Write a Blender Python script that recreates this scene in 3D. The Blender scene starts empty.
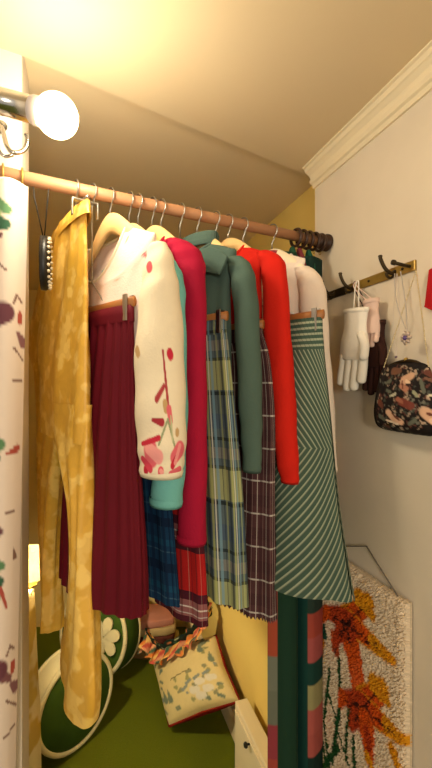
import bpy, math, random
import numpy as np
from mathutils import Vector, Matrix, noise
random.seed(7)
C = bpy.context.scene.collection
F = 400.0
H = 1.70                      # camera height
ROD = H + .39
CEIL = H + .635
WALL = .6786                  # right wall: X = WALL - .33 Y
REC = .745                    # alcove side wall
# ---------------------------------------------------------------- colour
def lin(c):
    out = []
    for v in c[:3]:
        v = v / 255.0
        out.append(v / 12.92 if v <= .04045 else ((v + .055) / 1.055) ** 2.4)
    return tuple(out)
def lin4(c): return lin(c) + (1.0,)
# ---------------------------------------------------------------- node expressions
class E:
    def __init__(s, nt, sock): s.nt, s.s = nt, sock
    def _m(s, op, b=None, c=None):
        n = s.nt.nodes.new('ShaderNodeMath'); n.operation = op
        s.nt.links.new(s.s, n.inputs[0])
        for i, q in ((1, b), (2, c)):
            if q is None: continue
            if isinstance(q, E): s.nt.links.new(q.s, n.inputs[i])
            else: n.inputs[i].default_value = q
        return E(s.nt, n.outputs[0])
    def __add__(s, b): return s._m('ADD', b)
    def __sub__(s, b): return s._m('SUBTRACT', b)
    def __mul__(s, b): return s._m('MULTIPLY', b)
    def fract(s): return s._m('FRACT')
    def abs(s): return s._m('ABSOLUTE')
    def lt(s, b): return s._m('LESS_THAN', b)
    def gt(s, b): return s._m('GREATER_THAN', b)
    def sin(s): return s._m('SINE')
    def max(s, b): return s._m('MAXIMUM', b)
    def clamp(s):
        n = s._m('ADD', 0.0); n.s.node.use_clamp = True; return n
class MatB:
    def __init__(s, name, rough=.8, metal=0.0, sheen=0.0, spec=.3):
        s.m = bpy.data.materials.new(name); s.m.use_nodes = True
        s.nt = s.m.node_tree; s.b = s.nt.nodes['Principled BSDF']
        s.b.inputs['Roughness'].default_value = rough
        s.b.inputs['Metallic'].default_value = metal
        s.b.inputs['Specular IOR Level'].default_value = spec
        if sheen: s.b.inputs['Sheen Weight'].default_value = sheen
    def uv(s):
        n = s.nt.nodes.new('ShaderNodeUVMap'); n.uv_map = 'UVMap'
        x = s.nt.nodes.new('ShaderNodeSeparateXYZ'); s.nt.links.new(n.outputs[0], x.inputs[0])
        return E(s.nt, x.outputs[0]), E(s.nt, x.outputs[1])
    def coord(s, kind='Object'):
        return s.nt.nodes.new('ShaderNodeTexCoord').outputs[kind]
    def noise(s, scale=20, detail=3, vec=None, rough=.5):
        n = s.nt.nodes.new('ShaderNodeTexNoise'); n.inputs['Scale'].default_value = scale
        n.inputs['Detail'].default_value = detail; n.inputs['Roughness'].default_value = rough
        s.nt.links.new(vec if vec else s.coord(), n.inputs['Vector'])
        return E(s.nt, n.outputs['Fac'])
    def voronoi(s, scale=20, vec=None):
        n = s.nt.nodes.new('ShaderNodeTexVoronoi'); n.inputs['Scale'].default_value = scale
        s.nt.links.new(vec if vec else s.coord(), n.inputs['Vector'])
        return E(s.nt, n.outputs['Distance'])
    def rgb(s, c):
        n = s.nt.nodes.new('ShaderNodeRGB'); n.outputs[0].default_value = lin4(c); return n.outputs[0]
    def attr(s):
        n = s.nt.nodes.new('ShaderNodeVertexColor'); n.layer_name = 'col'; return n.outputs[0]
    def mix(s, fac, a, b, mode='MIX'):
        n = s.nt.nodes.new('ShaderNodeMix'); n.data_type = 'RGBA'; n.blend_type = mode
        if isinstance(fac, E): s.nt.links.new(fac.s, n.inputs[0])
        else: n.inputs[0].default_value = fac
        for i, q in ((6, a), (7, b)):
            if isinstance(q, (tuple, list)): n.inputs[i].default_value = lin4(q)
            else: s.nt.links.new(q, n.inputs[i])
        return n.outputs[2]
    def base(s, c):
        if isinstance(c, (tuple, list)): s.b.inputs['Base Color'].default_value = lin4(c)
        else: s.nt.links.new(c, s.b.inputs['Base Color'])
    def bump(s, h, strength=.2, dist=.002):
        n = s.nt.nodes.new('ShaderNodeBump'); n.inputs['Strength'].default_value = strength
        n.inputs['Distance'].default_value = dist
        s.nt.links.new(h.s, n.inputs['Height']); s.nt.links.new(n.outputs[0], s.b.inputs['Normal'])
def cloth(name, c, var=.12, weave=220, bump=.25, rough=.85, sheen=.0, big=9):
    k = MatB(name, rough, sheen=sheen, spec=.15)
    d = tuple(v * (1 - var * 1.6) for v in c)
    k.base(k.mix(k.noise(big, 4), c, d))
    k.bump(k.noise(weave, 2), bump, .002)
    return k.m
def plain(name, c, rough=.5, metal=0, var=0.0, scale=12, bump=0, bs=60, spec=.4):
    k = MatB(name, rough, metal, spec=spec)
    if var: k.base(k.mix(k.noise(scale, 4), c, tuple(v * (1 - var) for v in c)))
    else: k.base(k.mix(k.noise(30, 2), c, tuple(v * .97 for v in c)))
    if bump: k.bump(k.noise(bs, 3), bump, .004)
    return k.m
def wood(name, a, b, scale=30):
    k = MatB(name, .45, spec=.35)
    mp = k.nt.nodes.new('ShaderNodeMapping'); mp.inputs['Scale'].default_value = (1.2, 9, 9)
    k.nt.links.new(k.coord(), mp.inputs[0])
    n = k.noise(scale * .4, 5, mp.outputs[0]); k.base(k.mix(n, a, b)); k.bump(n, .1, .001)
    return k.m
def painted(name, rough=.85, bump=.25, bs=220, dist=.002, var=.1):
    k = MatB(name, rough, spec=.15)
    a = k.attr()
    n = k.noise(60, 3)
    k.base(k.mix(n * var, a, (60, 50, 40)))
    k.bump(k.noise(bs, 2), bump, dist)
    return k.m
def plaid(name, base, ub, vb, up, vp, weave=300, twill=True):
    """ub / vb: bands (pos 0..1, width 0..1, colour, alpha) repeated every up / vp metres"""
    k = MatB(name, .88, spec=.12)
    u, v = k.uv()
    cu = k.rgb(base)
    for (e, per, bands) in ((v, vp, vb), (u, up, ub)):
        for (pos, w, c, al) in bands:
            f = ((e * (1 / per) + (.5 - pos)).fract() - .5).abs().lt(w / 2)
            cu = k.mix(f * al, cu, c)
    cu = k.mix(k.noise(14, 3) * .35, cu, tuple(x * .55 for x in base))
    k.base(cu); k.bump(k.noise(weave, 2), .25, .002)
    return k.m
# ---------------------------------------------------------------- meshes
class MB:
    def __init__(s): s.v, s.f, s.uv, s.col = [], [], [], []
    def add(s, v, f, uv=None):
        o = len(s.v); s.v += [tuple(p) for p in v]
        s.f += [tuple(i + o for i in q) for q in f]
        s.uv += uv if uv is not None else [(p[0], p[2]) for p in v]
        return s
    def box(s, lo, hi, M=None):
        x0, y0, z0 = lo; x1, y1, z1 = hi
        v = [(x0,y0,z0),(x1,y0,z0),(x1,y1,z0),(x0,y1,z0),(x0,y0,z1),(x1,y0,z1),(x1,y1,z1),(x0,y1,z1)]
        if M: v = [tuple(M @ Vector(p)) for p in v]
        return s.add(v, [(0,3,2,1),(4,5,6,7),(0,1,5,4),(1,2,6,5),(2,3,7,6),(3,0,4,7)])
    def tube(s, pts, r, seg=10, cap=True, flat=None):
        """sweep of a circle (or an ellipse: flat = (scale across, scale along up))"""
        P = [Vector(p) for p in pts]; n = len(P)
        R = r if isinstance(r, (list, tuple)) else [r] * n
        v, f, uv = [], [], []
        up = Vector((0, 0, 1)); nprev = None; L = 0
        for i, p in enumerate(P):
            t = (P[min(i + 1, n - 1)] - P[max(i - 1, 0)]).normalized()
            if nprev is None:
                a = up if abs(t.dot(up)) < .9 else Vector((0, 1, 0))
                nn = (a - t * a.dot(t)).normalized()
            else:
                nn = nprev - t * nprev.dot(t)
                nn = nn.normalized() if nn.length > 1e-6 else nprev
            nprev = nn; bb = t.cross(nn)
            if i: L += (p - P[i - 1]).length
            for k in range(seg):
                a = 2 * math.pi * k / seg
                ca, sa = math.cos(a), math.sin(a)
                if flat: ca *= flat[1]; sa *= flat[0]
                q = p + nn * ca * R[i] + bb * sa * R[i]
                v.append(tuple(q)); uv.append((k / seg * 6.28 * R[i], L))
        for i in range(n - 1):
            for k in range(seg):
                k2 = (k + 1) % seg
                f.append((i*seg+k, i*seg+k2, (i+1)*seg+k2, (i+1)*seg+k))
        if cap:
            f.append(tuple(reversed(range(seg)))); f.append(tuple((n-1)*seg + k for k in range(seg)))
        return s.add(v, f, uv)
    def lathe(s, prof, seg=24, M=None, cap=False):
        v, f, uv = [], [], []
        for (r, z) in prof:
            for k in range(seg):
                a = 2 * math.pi * k / seg
                p = Vector((r * math.cos(a), r * math.sin(a), z))
                if M: p = M @ p
                v.append(tuple(p)); uv.append((a, z))
        n = len(prof)
        for i in range(n - 1):
            for k in range(seg):
                k2 = (k + 1) % seg
                f.append((i*seg+k, i*seg+k2, (i+1)*seg+k2, (i+1)*seg+k))
        if cap:
            f.append(tuple(reversed(range(seg)))); f.append(tuple((n-1)*seg + k for k in range(seg)))
        return s.add(v, f, uv)
    def prism(s, poly, y0, y1, M=None):
        n = len(poly)
        v = [(x, y0, z) for x, z in poly] + [(x, y1, z) for x, z in poly]
        if M: v = [tuple(M @ Vector(p)) for p in v]
        f = [tuple(range(n)), tuple(reversed(range(n, 2 * n)))]
        f += [(i, i + n, (i + 1) % n + n, (i + 1) % n) for i in range(n)]
        return s.add(v, f)
    def build(s, name, m, parent=None, smooth=True, bevel=0, cols=None, fix=True):
        me = bpy.data.meshes.new(name); me.from_pydata(s.v, [], s.f)
        uvl = me.uv_layers.new(name='UVMap')
        li = np.zeros(len(me.loops), dtype=np.int32); me.loops.foreach_get('vertex_index', li)
        uvl.data.foreach_set('uv', np.array(s.uv, dtype=np.float32)[li].ravel())
        if cols is not None:
            a = me.color_attributes.new('col', 'FLOAT_COLOR', 'POINT')
            a.data.foreach_set('color', np.concatenate([cols, np.ones((len(s.v), 1))], 1).astype(np.float32).ravel())
        if fix:
            import bmesh
            bm = bmesh.new(); bm.from_mesh(me); bmesh.ops.recalc_face_normals(bm, faces=bm.faces); bm.to_mesh(me); bm.free()
        if smooth: me.polygons.foreach_set('use_smooth', [True] * len(me.polygons))
        me.materials.append(m)
        o = bpy.data.objects.new(name, me); C.objects.link(o)
        if parent: o.parent = parent
        if bevel:
            b = o.modifiers.new('Bevel', 'BEVEL'); b.width = bevel; b.segments = 2; b.limit_method = 'ANGLE'
        return o
def thing(name, label, cat, loc=(0, 0, 0), rz=0, group=None):
    o = bpy.data.objects.new(name, None); C.objects.link(o); o.empty_display_size = .05
    o.location = loc; o.rotation_euler = (0, 0, rz)
    return tag(o, label, cat, group)
def tag(o, label, cat, group=None):
    o['label'] = label; o['category'] = cat
    if group: o['group'] = group
    return o
def struct(name, mb, m, smooth=False, bevel=0):
    o = mb.build(name, m, None, smooth, bevel); o['kind'] = 'structure'; return o
def P(px, py, Y): return ((px - 216) / F * Y, Y, H - (py - 384) / F * Y)
class Frame:
    """vertical plane standing in the room: a point, a heading (local x) and a base height"""
    def __init__(s, x, y, z, ex):
        l = math.hypot(*ex); s.ex = (ex[0] / l, ex[1] / l); s.o = (x, y, z)
        s.ey = (-s.ex[1], s.ex[0]); s.rz = math.atan2(s.ex[1], s.ex[0])
    def L(s, px, py, dy=0.0):
        k = (px - 216) / F
        bx, by = s.o[0] + dy * s.ey[0], s.o[1] + dy * s.ey[1]
        x = (k * by - bx) / (s.ex[0] - k * s.ex[1])
        Y = by + x * s.ex[1]
        return x, (384 - py) / F * Y + H - s.o[2]
def fit(fr, px, w, ry):
    """half-width of an ellipse of half-depth ry that reads as half-width w in this plane"""
    k = (px - 216) / F; l = math.hypot(k, 1); r = (k / l, 1 / l)
    a = abs(fr.ex[0] * r[1] - fr.ex[1] * r[0]); b = abs(fr.ey[0] * r[1] - fr.ey[1] * r[0])
    return math.sqrt(max((w * a) ** 2 - (ry * b) ** 2, (.35 * w * a) ** 2)) / a
def fitround(fr, px, w, q=1.25):
    k = (px - 216) / F; l = math.hypot(k, 1); r = (k / l, 1 / l)
    a = abs(fr.ex[0] * r[1] - fr.ex[1] * r[0]); b = abs(fr.ey[0] * r[1] - fr.ey[1] * r[0])
    ry = w * a / math.sqrt((q * a) ** 2 + b * b); return q * ry, ry
def catmull(rows, n):
    """resample a list of equal length tuples smoothly"""
    A = np.array(rows, float); m = len(A); out = []
    for t in np.linspace(0, m - 1, n):
        i = min(int(t), m - 2); f = t - i
        p0, p1, p2, p3 = A[max(i-1,0)], A[i], A[i+1], A[min(i+2,m-1)]
        out.append(tuple(.5*((2*p1)+(-p0+p2)*f+(2*p0-5*p1+4*p2-p3)*f*f+(-p0+3*p1-3*p2+p3)*f**3)))
    return out
def loft(rings, seg=64, folds=None, per=None, dip=None, top=False, bottom=False, mb=None, zfun=None, power=1.0):
    """rings: (x, y, z, rx, ry); folds: f(angle, t) -> radial factor added (metres); t = 0 top .. 1 bottom"""
    mb = mb or MB(); v, f, uv = [], [], []
    n = len(rings); per = per or 1.0
    for i, (x, y, z, rx, ry) in enumerate(rings):
        t = i / (n - 1)
        for k in range(seg + 1):
            a = 2 * math.pi * k / seg
            ca, sa = math.cos(a), math.sin(a)
            if power != 1.0:
                ca = math.copysign(abs(ca) ** power, ca); sa = math.copysign(abs(sa) ** power, sa)
            d = folds(a, t) if folds else 0
            qx = x + (rx + d * .35) * ca; qy = y + (ry + d) * sa
            qz = z
            if dip: qz += dip(a, qz)
            if zfun: qz += zfun(a, t)
            v.append((qx, qy, qz)); uv.append((k / seg * per, z))
    w = seg + 1
    for i in range(n - 1):
        for k in range(seg):
            f.append((i*w+k, i*w+k+1, (i+1)*w+k+1, (i+1)*w+k))
    if top: f.append(tuple(range(seg)))
    if bottom: f.append(tuple((n-1)*w + k for k in reversed(range(seg))))
    mb.add(v, f, uv); return mb
def paint(pts, base, caps, seed=0):
    """pts (n,2); caps: (x0,y0,x1,y1,r0,r1,colour) tapered strokes laid over the base colour"""
    A = np.array(pts, float); n = len(A)
    col = np.tile(np.array(lin(base)), (n, 1)) if not isinstance(base, np.ndarray) else base.copy()
    for c in caps:
        x0, y0, x1, y1, r0, r1, cc = c[:7]
        d = np.array([x1 - x0, y1 - y0]); l2 = max(d @ d, 1e-12)
        t = np.clip(((A - [x0, y0]) @ d) / l2, 0, 1)
        dist = np.hypot(*(A - ([x0, y0] + t[:, None] * d)).T)
        r = r0 + (r1 - r0) * t
        m = np.clip((r - dist) / (.18 * max(r0, r1) + 1e-9) , 0, 1)[:, None]
        col = col * (1 - m) + np.array(lin(cc)) * m
    return col

# ================================================================= MATERIALS
M_wall = plain('white_plaster', (236, 222, 200), .85, var=.10, scale=5, bump=.12, bs=14, spec=.1)
M_cream = plain('yellow_plaster', (238, 208, 120), .8, var=.06, scale=4, bump=.1, bs=20, spec=.1)
M_ceil = plain('ceiling_plaster', (224, 203, 166), .9, var=.04, scale=3, bump=.08, bs=25, spec=.1)
M_back = plain('alcove_plaster', (232, 206, 140), .9, var=.06, scale=4, bump=.1, bs=25, spec=.1)
M_trim = plain('cream_paint', (240, 224, 190), .45, var=.04, spec=.3)
k = MatB('green_carpet', .95, spec=.05)
k.base(k.mix(k.noise(260, 3), (134, 142, 36), (78, 94, 22))); k.bump(k.noise(420, 3), .9, .008); M_carpet = k.m
M_rod = wood('copper_wood', (190, 142, 104), (160, 110, 76), 12)
M_hang = wood('pale_beech', (236, 200, 140), (214, 172, 108), 20)
M_bar = wood('brown_beech', (176, 116, 62), (148, 92, 46), 20)
M_chrome = plain('chrome', (190, 188, 186), .18, 1.0)
M_steel = plain('dull_steel', (165, 160, 152), .35, 1.0)
M_brass = plain('aged_brass', (196, 158, 74), .35, .45, var=.35, scale=30)
M_darkbrass = plain('tarnished_brass', (70, 56, 34), .4, .7, var=.4, scale=40)
M_black = plain('black_paint', (22, 20, 18), .4)
M_ring = wood('dark_wood', (70, 44, 30), (44, 27, 19), 20)
def glow(name, c, st):
    m = bpy.data.materials.new(name); m.use_nodes = True; nt = m.node_tree
    nt.nodes.remove(nt.nodes['Principled BSDF'])
    e = nt.nodes.new('ShaderNodeEmission'); e.inputs[0].default_value = lin4(c); e.inputs[1].default_value = st
    nt.links.new(e.outputs[0], nt.nodes['Material Output'].inputs[0]); return m

# ================================================================= ROOM
wd = Vector((-.33, 1, 0)).normalized()            # along the right wall, away
wn = Vector((wd.y, -wd.x, 0))                     # out of the room, to the right
Bc = Vector((.2475 * 1.175, 1.175, 0))            # end of the white wall
A0 = Vector((-.3751, .7735, 0)); B0 = Vector((.30, 1.235, 0))     # front edge line of the alcove
RA = Vector((-.399, .739, 0)); ru = Vector((.887, .461, 0)).normalized()
ud = (B0 - A0).normalized()
def quadwall(name, p0, p1, z0, z1, th, m):
    p0, p1 = Vector(p0), Vector(p1); d = (p1 - p0).normalized(); n = Vector((d.y, -d.x, 0)) * th
    mb = MB(); q = [p0, p1, p1 + n, p0 + n]
    v = [(a.x, a.y, z0) for a in q] + [(a.x, a.y, z1) for a in q]
    mb.add(v, [(0,1,2,3),(4,7,6,5),(0,4,5,1),(1,5,6,2),(2,6,7,3),(3,7,4,0)])
    return struct(name, mb, m)
def onwall(Y, off=0.0): return Vector((WALL - .33 * Y - 1.053 * off, Y, 0))
def onrec(Y, off=0.0): return Vector((REC - .33 * Y - 1.053 * off, Y, 0))
HC = CEIL + .6
quadwall('wall_right', Bc, onwall(-1.6), 0, CEIL + .05, -.10, M_wall).name = 'wall_right'
rec0 = onrec(1.20)
quadwall('wall_right_alcove', onrec(2.95), onrec(1.175), 0, HC, -.12, M_cream)
quadwall('wall_back', (-2.2, 2.80, 0), (.1, 2.80, 0), 0, HC, -.1, M_back)
al = Vector((-.80, .7, 0)); 
quadwall('wall_left_alcove', (-1.0, .55, 0), (-1.75, 2.95, 0), 0, HC, -.1, M_back)
# front left wall with its jamb (one solid, L from above)
jl = A0 - ru * 1.1
jb = A0 + wd * .10
q = [jl, A0, jb, jl + wd * .10]
mb = MB(); n = len(q)
v = [(a.x, a.y, 0) for a in q] + [(a.x, a.y, CEIL + .05) for a in q]
mb.add(v, [tuple(range(n)), tuple(reversed(range(n, 2*n)))] + [(i, i+n, (i+1) % n + n, (i+1) % n) for i in range(n)])
struct('wall_left', mb, M_wall)
# floor
mb = MB(); mb.box((-2.4, -1.6, -.05), (1.4, 2.95, 0)); struct('floor', mb, M_carpet)
# front ceiling
e0, e1 = A0 - ud * .004, B0 + ud * .12
poly = [e0, e1, Vector((1.4, 1.24, 0)), Vector((1.4, -1.6, 0)), Vector((-1.6, -1.6, 0)), A0 - ru * 1.25 + wd * .02]
mb = MB(); n = len(poly)
v = [(a.x, a.y, CEIL) for a in poly] + [(a.x, a.y, CEIL + .03) for a in poly]
mb.add(v, [tuple(range(n)), tuple(reversed(range(n, 2*n)))] + [(i, i+n, (i+1) % n + n, (i+1) % n) for i in range(n)])
struct('ceiling', mb, M_ceil)
# alcove ceiling, rising gently away from the right
mb = MB(); cs = [(-1.9, .45), (.45, .95), (.45, 2.95), (-1.9, 2.95)]
g = [onrec(1.0, -.05), onrec(2.95, -.05), Vector((-2.2, 2.95, 0)), Vector((-1.6, .3, 0))]
v = [(a.x, a.y, H + .648 + .01 * ((REC - .33 * a.y - a.x) / 1.053)) for a in g]
v += [(x, y, z + .03) for x, y, z in v]
mb.add(v, [(0,1,2,3),(4,7,6,5),(0,4,5,1),(1,5,6,2),(2,6,7,3),(3,7,4,0)])
struct('ceiling_alcove', mb, M_ceil)
# crown moulding on the right wall
prof = [(0, -.062), (.006, -.062), (.008, -.052), (.014, -.049), (.016, -.040), (.012, -.036), (.016, -.026), (.024, -.018), (.028, -.016), (.030, -.006), (.036, -.004), (.036, 0), (0, 0)]
mb = MB(); n = len(prof); v = []
for Y in (1.175, -1.6):
    for d, z in prof:
        a = onwall(Y, d); v.append((a.x, a.y, CEIL + z))
mb.add(v, [tuple(range(n)), tuple(reversed(range(n, 2*n)))] + [(i, i+n, (i+1) % n + n, (i+1) % n) for i in range(n)])
struct('trim_1', mb, M_trim)
# skirting along the alcove side wall
mb = MB(); v = []
pr = [(0, 0), (.03, 0), (.03, .09), (.02, .105), (0, .11)]; n = len(pr)
for Y in (2.80, 1.25):
    for d, z in pr:
        a = onrec(Y, d); v.append((a.x, a.y, z))
mb.add(v, [tuple(range(n)), tuple(reversed(range(n, 2*n)))] + [(i, i+n, (i+1) % n + n, (i+1) % n) for i in range(n)])
struct('baseboard_right', mb, M_trim)

# ================================================================= ROD
def rodpt(px):
    kk = (px - 216) / F
    s = (kk * RA.y - RA.x) / (ru.x - kk * ru.y)
    return RA + ru * s
RE = RA + ru * ((WALL - RA.x - .33 * RA.y) / (ru.x + .33 * ru.y))
rod = thing('clothes_rod', 'copper-brown wooden clothes rod spanning the alcove above the garments', 'clothes rod', (RA.x, RA.y, ROD), math.atan2(ru.y, ru.x))
Lr = (RE - RA).length
mb = MB(); mb.tube([(-.45, 0, 0), (Lr * .5, 0, 0), (Lr - .012, 0, 0)], .0128, 24); mb.build('pole', M_rod, rod)
mb = MB(); mb.lathe([(.0, -.03), (.019, -.03), (.0195, -.02), (.0195, .0), (.023, .002), (.023, .008), (0, .008)], 24, Matrix.Translation((Lr - .014, 0, 0)) @ Matrix.Rotation(math.pi / 2, 4, 'Y')); mb.build('end_bracket', M_ring, rod)
def wire_hook(mb, top=0.0135, neck=-.045, r=.0016):
    R = top + .0035; pts = []
    for a in np.linspace(-150, 95, 22):
        # hook goes round the rod in local x-z plane
        b = math.radians(90 - a) if False else math.radians(a)
        pts.append((0, 0, 0))
    pts = []
    for a in np.linspace(200, -60, 24):
        b = math.radians(a); pts.append((R * math.cos(b), 0, R * math.sin(b)))
    pts += [(0.006, 0, -R - .006), (0, 0, -R - .014), (0, 0, neck)]
    mb.tube(pts, r, 8)
YAW = (.68, -.733)
def hframe(px, ex=YAW):
    p = rodpt(px); return Frame(p.x, p.y, ROD, ex)
def coat_hanger(px, label, half=.155, slope=.72, z0=-.046, ex=YAW, m=None, group='wooden coat hangers on the rod'):
    fr = hframe(px, ex)
    t = thing('coat_hanger', label, 'coat hanger', fr.o, fr.rz, group)
    mb = MB(); pts, rad = [], []
    for x in np.linspace(-half, half, 41):
        ax = abs(x); z = z0 - .012 - slope * (math.sqrt(ax * ax + .028 ** 2) - .028) - .10 * ax * ax
        pts.append((x, 0.004 * (ax / half) ** 2, z)); rad.append(.023 - .013 * min(1, ax / (half * .8)))
    rad[0] = rad[-1] = .006; rad[1] = rad[-2] = .0105
    mb.tube(pts, rad, 16, flat=(.42, 1.0)); mb.build('shoulder_arm', m or M_hang, t)
    mb = MB(); wire_hook(mb, neck=z0 + .002); mb.build('hook', M_steel, t)
    return fr
def skirt_hanger(px, label, zbar, x0, x1, ex, group='clip hangers holding the skirts'):
    fr = hframe(px, ex)
    t = thing('skirt_hanger', label, 'skirt hanger', fr.o, fr.rz, group)
    mb = MB(); mb.tube([(x0, 0, zbar), ((x0 + x1) / 2, 0, zbar), (x1, 0, zbar)], .0085, 12, flat=(.6, 1.15)); mb.build('bar', M_bar, t)
    mb = MB(); wire_hook(mb, neck=-.06)
    xc = 0
    mb.tube([(0, 0, -.055), (0, 0, zbar + .06), ((x0+x1)/2, 0, zbar + .006)], .0016, 8); mb.build('hook', M_steel, t)
    for x in (x0 + .025, x1 - .018):
        mb = MB()
        for sy in (-1, 1):
            mb.box((x - .006, sy * .0075 - .002, zbar - .034), (x + .006, sy * .0075 + .002, zbar + .014))
        mb.tube([(x, -.009, zbar - .004), (x, .009, zbar - .004)], .0035, 8)
        mb.build('clip', M_steel, t, False, .001)
    return fr

# ================================================================= TOPS
def make_top(name, label, cat, fr, rows, m, bodylen=.50, neck=.055, z0=-.085, slope=.46, ry=.022, ydrop=0.0, cuff=None, m2=None, dipf=.035, group=None, farlen=None, cols=None, yo=0.0, sry=None, flare=0, ncx=0.0):
    t = thing(name, label, cat, fr.o, fr.rz, group)
    pts = []
    for (py, l, r) in rows:
        c = (l + r) / 2
        xl, _ = fr.L(l, py, yo); xr, _ = fr.L(r, py, yo); x, z = fr.L(c, py, yo)
        pts.append((x, z, (xr - xl) / 2, fitround(fr, c, (xr - xl) / 2)))
    sh = pts[1][0] * .92                                   # shoulder tip
    # body
    rings = []
    ztip = z0 - slope * (sh - neck)
    for zz in np.linspace(z0, ztip, 10):
        w = neck + (z0 - zz) / slope
        rings.append((ncx * (zz - ztip) / (z0 - ztip), yo, zz, w, .018 + (ry - .012) * (w / sh)))
    prev = rings[-1]
    for (fz, fw, fr_) in ((.03, 1.0, 1), (.08, .93, 1.05), (.16, .86, 1.15), (.26, .86, 1.25), (.40, .87 + flare * .5, 1.3), (1.0, .88 + flare, 1.3)):
        zz = ztip - fz * bodylen if fz < 1 else ztip - bodylen
        rings.append((0, yo, zz, sh * fw, (ry + .006) * fr_))
    rings = catmull(rings, 60)
    ph = random.random() * 6
    def fold(a, tt): return .0045 * tt * math.sin(5 * a + ph) + .003 * tt * math.sin(11 * a + ph * 2)
    def dip(a, tt):
        return -dipf * max(0, 1 - (z0 - tt) / (dipf * 1.5 + .02)) * (max(0, -math.sin(a)) ** 1.5)
    mb = loft(rings, 72, fold, .9, dip)
    b = mb.build('body', m, t, cols=None if cols is None else cols(mb, 'body'))
    # neckband
    mb = MB(); nb = []
    for kk in range(49):
        a = 2 * math.pi * kk / 48
        nb.append((ncx + neck * math.cos(a), yo + (.018 + (ry-.012) * neck / sh) * math.sin(a), z0 - dipf * max(0, -math.sin(a)) ** 1.5))
    mb.tube(nb, .0035, 8, cap=False); mb.build('neckband', m2 or m, t, cols=None if cols is None else cols(mb, 'neckband'))
    # sleeves
    for side in (1, -1):
        rr = []
        rows2 = pts if side == 1 else [(-(p[0] - (.02 if i > 2 else 0)), p[1] if i < 3 or not farlen else pts[2][1] + (p[1] - pts[2][1]) * farlen, p[2], p[3]) for i, p in enumerate(pts)]
        for i, (x, z, w, (ra, rb)) in enumerate(rows2):
            rr.append((x, yo, z, max(ra, .008), max(rb, .008)))
        rr = catmull(rr, 260 if cols else 120)
        ph2 = random.random() * 6
        def fold2(a, tt): return .0022 * math.sin(3 * a + ph2 + 9 * tt) * math.sin(math.pi * min(1, tt * 1.3)) + .0014 * math.sin(14 * tt * 3 + a + ph2)
        mb = loft(rr, 240 if cols else 90, fold2, .26, None, top=True)
        s = mb.build('sleeve', m, t, cols=None if cols is None else cols(mb, 'sleeve' if side == 1 else 'far'))
        x, y_, z, rx, ry_ = rr[-1]
        mb = loft([(x, y_, z + .012, rx * 1.03, ry_ * 1.03), (x, y_, z + .004, rx * 1.06, ry_ * 1.06), (x, y_, z - .004, rx * 1.0, ry_ * 1.0), (x, y_, z + .002, rx * .85, ry_ * .85), (x, y_, z + .03, rx * .8, ry_ * .8)], 40, None, .26)
        cf = mb.build('cuff', m2 or m, s, cols=None if cols is None else cols(mb, 'cuff'))
    return t

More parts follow.
